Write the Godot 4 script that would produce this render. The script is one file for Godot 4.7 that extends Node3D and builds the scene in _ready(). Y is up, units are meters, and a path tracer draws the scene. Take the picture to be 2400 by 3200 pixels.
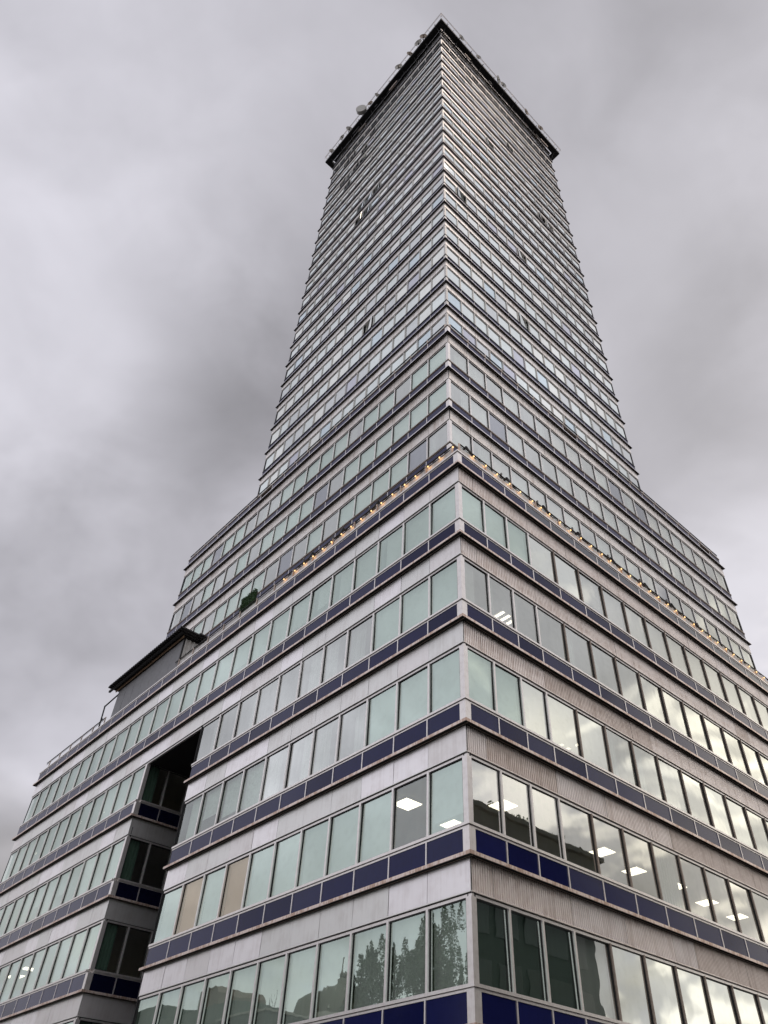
extends Node3D
# A glass and aluminium office tower seen from the street corner under an overcast evening sky.

const TOP := 22.753          # height of the ledge under the café terrace
const STOREY := 3.6
const EYE := Vector3(-13.5357, 1.6, 12.7116)
var right_of := Vector3(0.73236525, 0.02023969, 0.68061112)
var up_of := Vector3(-0.47502884, 0.73132254, 0.48940263)
var back_of := Vector3(-0.4878409, -0.68173139, 0.54520965)

var rng := RandomNumberGenerator.new()
var M := {}
var boxes := {}
var sheets := {}
var queue := {}              # kind -> list of pieces waiting to be placed
var tower: Node3D
var names := {}

func _ready() -> void:
	rng.seed = 7
	set_view()
	make_materials()
	setting()
	office_tower()
	lamps()
	terrace()
	roof_dishes()
	neighbours()

# ------------------------------------------------------------------ camera, sky, sun
func set_view() -> void:
	var c := Camera3D.new()
	c.name = "camera"
	c.projection = Camera3D.PROJECTION_FRUSTUM
	c.near = 0.1
	c.far = 4000.0
	c.size = 0.137593894
	c.frustum_offset = Vector2(-0.0038745314, 0.0032551448)
	add_child(c)
	c.transform = Transform3D(Basis(right_of, up_of, back_of).orthonormalized(), EYE)
	c.current = true
	var e := Environment.new()
	e.background_mode = Environment.BG_SKY
	e.sky = Sky.new()
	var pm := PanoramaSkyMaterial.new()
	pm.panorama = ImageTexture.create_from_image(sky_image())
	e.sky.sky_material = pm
	e.tonemap_mode = Environment.TONE_MAPPER_LINEAR
	e.tonemap_exposure = 1.1
	e.sdfgi_enabled = true
	e.ssao_enabled = true
	e.ssil_enabled = true
	var w := WorldEnvironment.new()
	w.name = "world_environment"
	w.environment = e
	add_child(w)
	var s := DirectionalLight3D.new()
	s.name = "sun"
	s.light_energy = 0.2
	s.light_color = Color(1.0, 0.93, 0.86)
	s.light_angular_distance = 20.0
	s.shadow_enabled = true
	add_child(s)
	s.look_at_from_position(Vector3.ZERO, -heading(75.0, 68.0), Vector3.UP)

func heading(az: float, el: float) -> Vector3:
	var a := deg_to_rad(az)
	var b := deg_to_rad(el)
	return Vector3(cos(a) * cos(b), sin(b), sin(a) * cos(b))

func sky_image() -> Image:
	var w := 2048
	var h := 1024
	var im := Image.create(w, h, false, Image.FORMAT_RGBF)
	var soft := FastNoiseLite.new()
	soft.seed = 11
	soft.noise_type = FastNoiseLite.TYPE_SIMPLEX_SMOOTH
	soft.fractal_octaves = 4
	soft.fractal_gain = 0.5
	soft.frequency = 1.0
	var fine := FastNoiseLite.new()
	fine.seed = 5
	fine.noise_type = FastNoiseLite.TYPE_SIMPLEX_SMOOTH
	fine.fractal_octaves = 6
	fine.fractal_gain = 0.55
	fine.frequency = 2.6
	# broad banks of cloud: azimuth, elevation, width in degrees, strength
	var banks := [[-86.0, 47.0, 6.0, 0.20], [-92.0, 55.0, 9.0, 0.07], [-74.0, 52.0, 4.5, -0.24], [-70.0, 47.0, 4.0, -0.20], [-79.0, 46.0, 3.0, -0.10],
		[-86.0, 41.0, 5.0, 0.08], [-72.0, 41.0, 5.0, -0.16], [-80.0, 33.0, 6.0, -0.14], [-74.0, 26.0, 4.0, 0.18], [-12.0, 50.0, 6.0, -0.22],
		[-24.0, 58.0, 7.0, 0.16], [-20.0, 46.0, 5.0, -0.06], [-11.0, 38.0, 8.0, 0.36], [-20.0, 34.0, 7.0, 0.25], [2.0, 58.0, 10.0, -0.06], [-60.0, 74.0, 14.0, -0.05], [-90.0, 66.0, 8.0, 0.05]]
	var dirs := []
	for b in banks:
		dirs.append(heading(b[0], b[1]))
	var glow := heading(22.0, 18.0)
	var ahead := -back_of
	var spot_a := heading(37.0, 27.5)
	var spot_b := heading(18.5, 25.0)
	for j in h / 2 + 8:
		var el := PI / 2.0 - (j + 0.5) / h * PI
		var y := sin(el)
		for i in w:
			var a := (i + 0.5) / w * TAU
			var d := Vector3(sin(a) * cos(el), y, -cos(a) * cos(el))
			var k := 1.0 / (maxf(y, 0.0) + 0.35)
			var p := Vector3(d.x * k, d.z * k, 0.0)
			var wx := soft.get_noise_3d(p.x * 0.9, p.y * 0.9, 3.0)
			var wy := soft.get_noise_3d(p.x * 0.9, p.y * 0.9, 9.0)
			var n1 := soft.get_noise_3d(p.x * 1.4 + wx * 0.9, p.y * 1.4 + wy * 0.9, 0.0)
			var n2 := fine.get_noise_3d(p.x * 1.2 + wx * 0.8, p.y * 1.2 + wy * 0.8, 1.0)
			var low := 1.0 - smoothstep(0.25, 0.85, y)
			var n3 := fine.get_noise_3d(p.x * 1.2 + wy * 0.5, p.y * 1.2 + wx * 0.5, 7.0)
			var glow_side := (1.0 - smoothstep(0.52, 0.78, y)) * exp(-(1.0 - maxf(0.0, d.dot(glow))) * 2.0 / pow(deg_to_rad(34.0), 2.0))
			var qx := p.x * 1.7 + wx * 0.30 + 0.07 * n2
			var qy := p.y * 1.7 + wy * 0.30 + 0.07 * n3
			var heap := soft.get_noise_3d(qx, qy, 20.0)
			var wisp := fine.get_noise_3d(p.x * 2.1 + 0.16 * heap, p.y * 2.1 - 0.16 * n1, 30.0)
			var l := 1.0 + 0.20 * n1 + 0.48 * heap * (0.6 + 0.4 * low) + 0.20 * wisp * (0.55 + 0.9 * clampf(heap + 0.3, 0.0, 1.0))
			var dw := (d + Vector3(wx, wy * 0.7, wy) * 0.12 + Vector3(n2, n3 * 0.8, wisp) * 0.06).normalized()
			for q in banks.size():
				var c := dw.dot(dirs[q])
				if c > 0.8:
					l += 1.15 * banks[q][3] * exp(-(1.0 - c) * 2.0 / pow(deg_to_rad(banks[q][2] * 1.2), 2.0))
			l *= 0.455 * (1.0 + 0.6 * smoothstep(0.95, 0.42, d.dot(ahead)))  # sky brightness added outside the view to light the facades
			# towards the low sun the cloud deck breaks up: grey heaps with cream edges
			var puff := fine.get_noise_3d(p.x * 1.7 + wx, p.y * 1.7 + wy, 4.0) + 0.5 * n1
			var cream := smoothstep(-0.10, 0.34, puff) * glow_side
			l *= 1.0 - 0.30 * glow_side * (1.0 - cream)
			var spot := exp(-(1.0 - maxf(0.0, d.dot(spot_a))) * 2.0 / pow(deg_to_rad(3.0), 2.0)) + 1.7 * exp(-(1.0 - maxf(0.0, d.dot(spot_b))) * 2.0 / pow(deg_to_rad(8.5), 2.0))
			var bright := 0.52 * cream + spot * (0.40 + 0.55 * cream)
			var wide := exp(-(1.0 - maxf(0.0, d.dot(glow))) * 2.0 / pow(deg_to_rad(50.0), 2.0))
			var rim := (1.0 - smoothstep(0.12, 0.42, y)) * (0.5 + 0.9 * n2)
			var r := l * 0.985 + 0.09 * wide + bright + 0.085 * rim
			var gg := l * 0.97 + 0.078 * wide + 0.88 * bright + 0.060 * rim
			var b := l * 1.07 + 0.05 * wide + 0.66 * bright - 0.02 * rim
			im.set_pixel(i, j, Color(r, gg, b))
	im.fill_rect(Rect2i(0, h / 2 + 8, w, h / 2 - 8), Color(0.17, 0.165, 0.165))
	return im

# ------------------------------------------------------------------ materials
func streaks(seed_: int, tint: Color, dark: Color, amount: float, fine: float) -> ImageTexture:
	# weather streaks that run down a panel: long in v, short in u
	var n := 512
	var im := Image.create(n, n, false, Image.FORMAT_RGB8)
	var a := FastNoiseLite.new()
	a.seed = seed_
	a.frequency = 0.02
	a.fractal_octaves = 4
	var b := FastNoiseLite.new()
	b.seed = seed_ + 1
	b.frequency = 0.012
	b.fractal_octaves = 5
	var sp := FastNoiseLite.new()
	sp.seed = seed_ + 2
	sp.noise_type = FastNoiseLite.TYPE_CELLULAR
	sp.frequency = 0.03
	for j in n:
		for i in n:
			# blended across the border so that the picture repeats without a seam
			var u := float(i) / n * TAU
			var su := Vector2(cos(u), sin(u)) * 82.0
			var s := a.get_noise_3d(su.x * 3.2, su.y * 3.2, absf(j - n / 2.0) * 0.16)
			var c := b.get_noise_3d(su.x, su.y, absf(j - n / 2.0) * 1.0)
			var t := clampf(0.5 + s * fine + c * 0.55, 0.0, 1.0)
			t = 1.0 - amount * smoothstep(0.35, 1.0, t)
			var f := sp.get_noise_2d(i, j * 0.6)
			if f < -0.97:
				t -= 0.25
			im.set_pixel(i, j, dark.lerp(tint, clampf(t, 0.0, 1.0)))
	return ImageTexture.create_from_image(im)

func mat(called: String, c: Color, rough: float, metal := 0.0, tex: Texture2D = null, scale := Vector3.ONE) -> StandardMaterial3D:
	var m := StandardMaterial3D.new()
	m.resource_name = called
	m.albedo_color = c
	m.roughness = rough
	m.metallic = metal
	if tex:
		m.albedo_texture = tex
		m.uv1_triplanar = true
		m.uv1_world_triplanar = true
		m.uv1_scale = scale
	M[called] = m
	return m

func lin(r: float, g: float, b: float) -> Color:
	return Color(r, g, b).linear_to_srgb()

func glass(called: String, tint: Color, a: float, tex_seed: int) -> void:
	# coated glass: part mirror, part clear, with rain marks and a slight roll in the sheet
	var n := 256
	var im := Image.create(n, n, false, Image.FORMAT_RGBA8)
	var z := FastNoiseLite.new()
	z.seed = tex_seed
	z.frequency = 0.03
	z.fractal_octaves = 4
	for j in n:
		for i in n:
			var u := float(i) / n * TAU
			var s := z.get_noise_3d(cos(u) * 90.0, sin(u) * 90.0, absf(j - n / 2.0) * 0.25)
			var v := z.get_noise_3d(cos(u) * 40.0, sin(u) * 40.0, absf(j - n / 2.0) + 300.0)
			var k := 1.0 - 0.05 * maxf(0.0, v)
			im.set_pixel(i, j, Color(tint.r * k, tint.g * k, tint.b * k, clampf(a + 0.035 * s + 0.025 * v, 0.02, 1.0)))
	var m := mat(called, Color.WHITE, 0.012, 1.0, ImageTexture.create_from_image(im), Vector3(0.31, 0.31, 0.31))
	m.transparency = BaseMaterial3D.TRANSPARENCY_ALPHA
	m.cull_mode = BaseMaterial3D.CULL_DISABLED
	m.normal_enabled = true
	m.normal_texture = M["roll"]
	m.normal_scale = 0.008

func make_materials() -> void:
	var nt := NoiseTexture2D.new()
	nt.width = 256
	nt.height = 256
	nt.seamless = true
	nt.as_normal_map = true
	nt.bump_strength = 6.0
	nt.noise = FastNoiseLite.new()
	nt.noise.seed = 4
	nt.noise.frequency = 0.012
	nt.noise.fractal_octaves = 2
	M["roll"] = nt
	var t1 := streaks(21, Color(1, 1, 1), Color(0.74, 0.71, 0.69), 0.20, 0.35)
	var t2 := streaks(33, Color(1, 1, 1), Color(0.60, 0.53, 0.48), 0.34, 0.6)
	var t3 := streaks(47, Color(1, 1, 1), Color(0.62, 0.48, 0.38), 0.5, 0.7)
	mat("aluminium", Color(0.915, 0.915, 0.90), 0.42, 0.85, t1, Vector3(0.23, 0.23, 0.23))
	mat("ribbed_aluminium", Color(0.945, 0.915, 0.89), 0.45, 0.78, t2, Vector3(0.29, 0.29, 0.29))
	mat("ribbed_brown", Color(0.895, 0.855, 0.82), 0.5, 0.74, t2, Vector3(0.29, 0.29, 0.29))
	mat("ribbed_grey", Color(0.93, 0.905, 0.885), 0.47, 0.78, t2, Vector3(0.25, 0.25, 0.25))
	mat("aluminium_dull", Color(0.94, 0.93, 0.92), 0.45, 0.83, t1, Vector3(0.21, 0.21, 0.21))
	mat("aluminium_bright", Color(0.97, 0.96, 0.96), 0.38, 0.87, t1, Vector3(0.26, 0.26, 0.26))
	mat("pale_aluminium", Color(0.97, 0.955, 0.935), 0.42, 0.78, t2, Vector3(0.19, 0.19, 0.19))
	mat("bar_aluminium", Color(0.93, 0.915, 0.90), 0.38, 0.8, t1, Vector3(0.9, 0.9, 0.9))
	mat("far_bar", Color(0.80, 0.79, 0.77), 0.5, 0.6)
	mat("dark_bar", lin(0.05, 0.05, 0.055), 0.5, 0.3)
	mat("bronze_bar", Color(0.60, 0.55, 0.51), 0.4, 0.6, t2, Vector3(0.9, 0.9, 0.9))
	mat("ledge_metal", Color(0.92, 0.86, 0.82), 0.45, 0.7, t3, Vector3(0.55, 0.55, 0.55))
	mat("pale_ledge", Color(0.95, 0.94, 0.955), 0.4, 0.7, t1, Vector3(0.4, 0.4, 0.4))
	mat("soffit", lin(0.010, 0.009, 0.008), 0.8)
	mat("gasket_shade", lin(0.012, 0.012, 0.012), 0.6)  # rubber black that also carries the recess shadow round the panes
	mat("backing", lin(0.010, 0.010, 0.010), 0.9)
	mat("blue_glass", Color(0.105, 0.125, 0.325), 0.14, 0.0, t1, Vector3(0.5, 0.5, 0.5))
	mat("blue_glass_worn", Color(0.125, 0.145, 0.33), 0.22, 0.0, t1, Vector3(0.6, 0.6, 0.6))
	M["blue_glass"].metallic_specular = 0.33
	M["blue_glass_worn"].metallic_specular = 0.35
	mat("shaded_blue_glass", Color(0.05, 0.06, 0.15), 0.1)  # darker copy of the blue glass, with the slot's shade in its colour
	mat("blue_glass_deep", Color(0.09, 0.107, 0.285), 0.1, 0.0, t1, Vector3(0.5, 0.5, 0.5))
	M["blue_glass_deep"].metallic_specular = 0.3
	mat("slate_glass", Color(0.30, 0.33, 0.38), 0.22, 0.0, t1, Vector3(0.6, 0.6, 0.6))
	glass("green_pane", Color(0.885, 0.955, 0.915), 0.60, 61)
	glass("grey_pane", Color(0.93, 0.95, 0.93), 0.60, 63)
	glass("clear_pane", Color(0.86, 0.89, 0.87), 0.36, 65)
	glass("lit_pane", Color(0.95, 0.96, 0.93), 0.60, 71)
	glass("dusk_pane", Color(0.86, 0.88, 0.90), 0.52, 73)
	glass("low_pane", Color(0.88, 0.955, 0.915), 0.50, 75)
	glass("bright_pane", Color(0.92, 0.94, 0.91), 0.85, 67)
	glass("tan_pane", Color(0.86, 0.82, 0.74), 0.52, 69)
	var far := [["far_pane", lin(0.76, 0.83, 0.80)], ["far_pane_blue", lin(0.62, 0.74, 0.78)], ["far_pane_lilac", lin(0.55, 0.57, 0.64)], ["far_pane_pale", lin(0.86, 0.89, 0.83)], ["far_pane_grey", lin(0.65, 0.69, 0.68)]]
	for f in far:
		var m := mat(f[0], f[1], 0.06, 0.93, t1, Vector3(0.35, 0.35, 0.35))
		m.normal_enabled = true
		m.normal_texture = nt
		m.normal_scale = 0.02
	mat("far_pane_teal", lin(0.10, 0.15, 0.16), 0.06, 0.8)
	mat("far_pane_black", lin(0.01, 0.012, 0.012), 0.1)
	mat("blind_pale", lin(0.58, 0.66, 0.58), 0.8)
	mat("blind_cream", lin(0.66, 0.66, 0.57), 0.8)
	mat("blind_tan", lin(0.58, 0.50, 0.38), 0.8)
	mat("dark_reflection", lin(0.10, 0.17, 0.125), 0.8)  # dark reflection put into the colour behind the lowest corner panes
	mat("curtain", lin(0.50, 0.60, 0.52), 0.9)
	mat("green_curtain", lin(0.13, 0.24, 0.17), 0.9)
	mat("ceiling", lin(0.55, 0.54, 0.51), 0.9)
	mat("inner_wall", lin(0.34, 0.33, 0.31), 0.9)
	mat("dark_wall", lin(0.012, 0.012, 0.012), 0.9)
	var mint := mat("painted_paper", lin(0.46, 0.60, 0.50), 0.9, 0.0, t1, Vector3(0.5, 0.5, 0.5))
	mint.heightmap_enabled = true
	var hn := NoiseTexture2D.new()
	hn.width = 256
	hn.height = 256
	hn.seamless = true
	hn.noise = FastNoiseLite.new()
	hn.noise.frequency = 0.03
	hn.noise.fractal_octaves = 5
	mint.heightmap_texture = hn
	mint.heightmap_scale = 5.0
	var lamp := mat("lamp_face", Color(1, 1, 1), 0.5)
	lamp.emission_enabled = true
	lamp.emission = Color(1.0, 0.97, 0.86)
	lamp.emission_energy_multiplier = 2.9
	var bulb := mat("bulb_glass", Color(1, 0.9, 0.7), 0.3)
	bulb.emission_enabled = true
	bulb.emission = Color(1.0, 0.80, 0.52)
	bulb.emission_energy_multiplier = 1.5
	mat("black_metal", lin(0.015, 0.014, 0.014), 0.5, 0.3)
	mat("post_metal", Color(0.74, 0.68, 0.63), 0.45, 0.5)
	mat("canvas", lin(0.13, 0.08, 0.055), 0.9)
	mat("white_sheet", lin(0.66, 0.65, 0.62), 0.6, 0.1, t2, Vector3(0.5, 0.5, 0.5))
	mat("shed_grey", lin(0.30, 0.305, 0.315), 0.8, 0.0, t1, Vector3(0.4, 0.4, 0.4))
	mat("timber", lin(0.36, 0.24, 0.15), 0.8, 0.0, t2, Vector3(1.5, 1.5, 1.5))
	mat("roof_black", lin(0.014, 0.013, 0.013), 0.7)
	mat("dish_white", lin(0.62, 0.61, 0.56), 0.55)
	mat("dish_tan", lin(0.50, 0.42, 0.34), 0.6)
	mat("asphalt", lin(0.05, 0.05, 0.05), 0.9)
	mat("paving", lin(0.22, 0.21, 0.20), 0.9)
	mat("stone", lin(0.30, 0.29, 0.26), 0.85, 0.0, t2, Vector3(0.1, 0.1, 0.1))
	mat("tan_render", lin(0.17, 0.135, 0.11), 0.85, 0.0, t2, Vector3(0.1, 0.1, 0.1))
	mat("green_render", lin(0.075, 0.10, 0.085), 0.8, 0.0, t2, Vector3(0.1, 0.1, 0.1))
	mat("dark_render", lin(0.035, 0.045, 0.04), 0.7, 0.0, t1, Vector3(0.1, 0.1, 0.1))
	mat("dark_window", lin(0.015, 0.018, 0.018), 0.08)
	mat("dome_tile", lin(0.09, 0.085, 0.06), 0.6, 0.0, t2, Vector3(0.3, 0.3, 0.3))
	mat("bark", lin(0.06, 0.045, 0.035), 0.9)
	mat("leaf", lin(0.075, 0.105, 0.065), 0.7)
	mat("hedge_leaf", lin(0.03, 0.085, 0.025), 0.6)
	for k in ["leaf", "hedge_leaf"]:
		M[k].cull_mode = BaseMaterial3D.CULL_DISABLED
		M[k].backlight_enabled = true
		M[k].backlight = Color(0.25, 0.3, 0.2)

# ------------------------------------------------------------------ small builders
func numbered(called: String) -> String:
	var n: int = names.get(called, 0)
	names[called] = n + 1
	return called if n == 0 else "%s_%03d" % [called, n]

func box_mesh(s: Vector3) -> BoxMesh:
	var k := "%.3f_%.3f_%.3f" % [s.x, s.y, s.z]
	if not boxes.has(k):
		var b := BoxMesh.new()
		b.size = s
		boxes[k] = b
	return boxes[k]

func put(called: String, mesh: Mesh, m: Material, parent: Node, at := Vector3.ZERO, turn := Basis.IDENTITY) -> MeshInstance3D:
	var o := MeshInstance3D.new()
	o.name = called
	o.mesh = mesh
	o.material_override = m
	parent.add_child(o, true)
	o.transform = Transform3D(turn, at)
	return o

func thing(called: String, label: String, category: String, at := Vector3.ZERO, group := "") -> Node3D:
	var o := Node3D.new()
	o.name = numbered(called)
	add_child(o, true)
	o.position = at
	tag(o, label, category, group)
	return o

func tag(o: Node3D, label: String, category: String, group := "") -> void:
	o.set_meta("label", label)
	o.set_meta("category", category)
	if group != "":
		o.set_meta("group", group)

func tube(st: SurfaceTool, a: Vector3, b: Vector3, r: float, sides := 6, r2 := -1.0) -> void:
	if r2 < 0.0:
		r2 = r
	var d := (b - a).normalized()
	var x := d.cross(Vector3.UP if absf(d.y) < 0.9 else Vector3.RIGHT).normalized()
	var y := d.cross(x)
	for i in sides:
		var t0 := TAU * i / sides
		var t1 := TAU * (i + 1) / sides
		var n0 := x * cos(t0) + y * sin(t0)
		var n1 := x * cos(t1) + y * sin(t1)
		for v in [[a, n0, r], [b, n0, r2], [b, n1, r2], [a, n0, r], [b, n1, r2], [a, n1, r]]:
			st.set_normal(v[1])
			st.add_vertex(v[0] + v[1] * v[2])
		for e in [[a, r, -d], [b, r2, d]]:
			st.set_normal(e[2])
			st.add_vertex(e[0])
			st.set_normal(e[2])
			st.add_vertex(e[0] + (n0 if e[2] == d else n1) * e[1])
			st.set_normal(e[2])
			st.add_vertex(e[0] + (n1 if e[2] == d else n0) * e[1])

func quad(st: SurfaceTool, a: Vector3, b: Vector3, c: Vector3, d: Vector3) -> void:
	var n := (c - a).cross(b - a).normalized()
	for v in [a, b, c, a, c, d]:
		st.set_normal(n)
		st.add_vertex(v)

func add_box(st: SurfaceTool, lo: Vector3, hi: Vector3) -> void:
	var b := box_mesh((hi - lo).abs())
	st.append_from(b, 0, Transform3D(Basis.IDENTITY, (lo + hi) * 0.5))

func done(st: SurfaceTool) -> ArrayMesh:
	st.index()
	return st.commit()

func tris() -> SurfaceTool:
	var st := SurfaceTool.new()
	st.begin(Mesh.PRIMITIVE_TRIANGLES)
	return st

# ------------------------------------------------------------------ facade frame: u along the face, y up, o inwards from the ledge's edge
class Face:
	var corner: Vector3
	var along: Vector3
	var out: Vector3
	func _init(c: Vector3, a: Vector3, n: Vector3) -> void:
		corner = c
		along = a
		out = n
	func at(u: float, y: float, o: float) -> Vector3:
		return corner + along * u + Vector3(0, y, 0) - out * o
	func size(du: float, dy: float, dz: float) -> Vector3:
		return (along.abs() * du + out.abs() * dz + Vector3(0, dy, 0))

func score(p: Vector3, area: float, n: Vector3) -> float:
	var d := p - EYE
	var z := d.dot(-back_of)
	if z < 1.0:
		return 0.0
	var x := d.dot(right_of) / z
	var y := d.dot(up_of) / z
	var s: float = area / (z * z) * absf(d.normalized().dot(n))
	if absf(x + 0.0387) > 0.53 or absf(y - 0.0325) > 0.70 or d.dot(n) > 0.0:
		s *= 1e-4
	return s

func piece(kind: String, f: Face, u0: float, u1: float, y0: float, y1: float, o0: float, o1: float, m: String, extra := []) -> Dictionary:
	var at := f.at((u0 + u1) * 0.5, (y0 + y1) * 0.5, (o0 + o1) * 0.5)
	var p := {"mesh": box_mesh(f.size(u1 - u0, y1 - y0, o1 - o0)), "mat": M[m], "at": at, "turn": Basis.IDENTITY, "kids": extra, "score": score(at, (u1 - u0) * (y1 - y0), f.out)}
	if not queue.has(kind):
		queue[kind] = []
	queue[kind].append(p)
	return p

func flush_pieces(limit := 300) -> void:
	# the largest in the picture become parts of their own; the rest of a kind is one part
	for kind in queue:
		var l: Array = queue[kind]
		l.sort_custom(func(a, b): return a.score > b.score)
		var rest := {}
		for i in l.size():
			var p: Dictionary = l[i]
			if i < limit:
				var o := put(kind, p.mesh, p.mat, tower, p.at, p.turn)
				for k in p.kids:
					var c := put(k.name, k.mesh, k.mat, o, Vector3.ZERO)
					c.transform = o.transform.affine_inverse() * Transform3D(k.turn, k.at)
			else:
				for k in [p] + p.kids:
					if not rest.has(k.mat):
						rest[k.mat] = tris()
					rest[k.mat].append_from(k.mesh, 0, Transform3D(k.turn, k.at))
		if rest.size():
			var am := ArrayMesh.new()
			for m in rest:
				rest[m].commit(am)
				am.surface_set_material(am.get_surface_count() - 1, m)
			var o := MeshInstance3D.new()
			o.name = kind + "s"
			o.mesh = am
			o.set_meta("kind", "stuff")
			tower.add_child(o, true)

func pane_mesh(f: Face, w: float, h: float) -> Mesh:
	var k := "pane_%.3f_%.3f_%s" % [w, h, f.out]
	if not boxes.has(k):
		var st := tris()
		var a := -f.along * w * 0.5
		var b := f.along * w * 0.5
		var v := Vector3(0, h * 0.5, 0)
		if f.along.cross(Vector3.UP).dot(f.out) > 0.0:
			quad(st, a - v, a + v, b + v, b - v)
		else:
			quad(st, b - v, b + v, a + v, a - v)
		boxes[k] = done(st)
	return boxes[k]

func rib_sheet(f: Face, w: float, h: float, pitch: float, deep: float) -> Mesh:
	var k := "rib_%.3f_%.3f_%s_%.3f" % [w, h, f.out, pitch]
	if sheets.has(k):
		return sheets[k]
	var st := tris()
	var n := maxi(2, int(round(w / pitch)))
	var p := w / n
	var pts := []
	for i in n:
		var u := -w * 0.5 + i * p
		pts.append_array([[u, 0.0], [u + p * 0.45, 0.0], [u + p * 0.6, deep], [u + p * 0.85, deep]])
	pts.append([w * 0.5, 0.0])
	var v := Vector3(0, h * 0.5, 0)
	for i in pts.size() - 1:
		var a: Vector3 = f.along * pts[i][0] - f.out * pts[i][1]
		var b: Vector3 = f.along * pts[i + 1][0] - f.out * pts[i + 1][1]
		if f.along.cross(Vector3.UP).dot(f.out) > 0.0:
			quad(st, a - v, a + v, b + v, b - v)
		else:
			quad(st, b - v, b + v, a + v, a - v)
	sheets[k] = done(st)
	return sheets[k]

func frame_mesh(f: Face, w: float, h: float) -> Mesh:
	# rubber rim round one sheet of glass, with the recess shadow painted in black
	var k := "rim_%.3f_%.3f_%s" % [w, h, f.out]
	if not boxes.has(k):
		var st := tris()
		for s in [[0.0, h * 0.5 - 0.0125, w, 0.025], [0.0, -h * 0.5 + 0.0125, w, 0.025], [-w * 0.5 + 0.0125, 0.0, 0.025, h - 0.05], [w * 0.5 - 0.0125, 0.0, 0.025, h - 0.05]]:
			st.append_from(box_mesh(f.size(s[2], s[3], 0.05)), 0, Transform3D(Basis.IDENTITY, f.along * s[0] + Vector3(0, s[1], 0)))
		boxes[k] = done(st)
	return boxes[k]

func window(f: Face, u0: float, u1: float, y0: float, y1: float, look: Dictionary) -> void:
	var w := u1 - u0
	var h := y1 - y0
	var mid := f.at((u0 + u1) * 0.5, (y0 + y1) * 0.5, 0.24)
	var kids := []
	var steady: float = look.get("steady", 1.0)
	var tilt := Basis(Vector3.UP, rng.randf_range(-0.009, 0.009) * steady) * Basis(f.along, rng.randf_range(-0.009, 0.009) * steady)
	kids.append({"name": "pane", "mesh": pane_mesh(f, w - 0.04, h - 0.04), "mat": M[look.pane], "at": mid, "turn": tilt})
	var behind := 0.37 + rng.randf() * 0.02
	var drop: float = look.get("drop", 1.0)
	if look.get("blind", "") != "":
		var bh := h * drop + 0.1
		var part: float = look.get("part", 1.0)
		var bu0 := u0 + 0.02 if not look.get("flip", false) else u1 - 0.02 - (w - 0.04) * part
		var m := f.at(bu0 + (w - 0.04) * part * 0.5, y1 + 0.1 - bh * 0.5, behind)
		var mesh: Mesh = box_mesh(f.size((w - 0.04) * part, bh, 0.012))
		if look.blind.ends_with("curtain"):
			mesh = rib_sheet(f, (w - 0.04) * part, bh, 0.16, 0.07)
		kids.append({"name": "curtain" if look.blind.ends_with("curtain") else "blind", "mesh": mesh, "mat": M[look.blind], "at": m, "turn": Basis.IDENTITY})
	var p := piece("window", f, u0, u1, y0, y1, 0.22, 0.26, "gasket_shade", kids)
	p.mesh = frame_mesh(f, w, h)

func far_window(f: Face, u0: float, u1: float, y0: float, y1: float, m: String, open := 0.0) -> void:
	var p := piece("window", f, u0, u1, y0, y1, 0.24, 0.24, m)
	p.mesh = pane_mesh(f, u1 - u0, y1 - y0)
	p.turn = Basis(Vector3.UP, rng.randf_range(-0.012, 0.012)) * Basis(f.along, rng.randf_range(-0.012, 0.012))
	if open > 0.0:
		# turned about an upright pivot in its middle
		p.mesh = box_mesh(f.size(u1 - u0 - 0.04, y1 - y0 - 0.02, 0.03))
		p.turn = Basis(Vector3.UP, -open if f.out.x < -0.5 else open)
		p.at = f.at((u0 + u1) * 0.5, (y0 + y1) * 0.5, 0.21)
		piece("window", f, u0, u1, y0, y1, 0.42, 0.44, "backing")  # black sheet put in for the dark room behind the open pane

# ------------------------------------------------------------------ one storey of one face
func ledge(f: Face, y: float, u0: float, u1: float, m: String, from_corner: bool, thick := 0.09) -> void:
	var a := u0 if from_corner else u0 + 0.0
	piece("ledge", f, a, u1, y, y + thick, 0.0, 0.26, m)
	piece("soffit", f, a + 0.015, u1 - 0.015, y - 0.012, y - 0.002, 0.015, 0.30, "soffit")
	piece("drip_strip", f, a + 0.02, u1 - 0.02, y - 0.03, y - 0.013, 0.10, 0.115, "bronze_bar")

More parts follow.
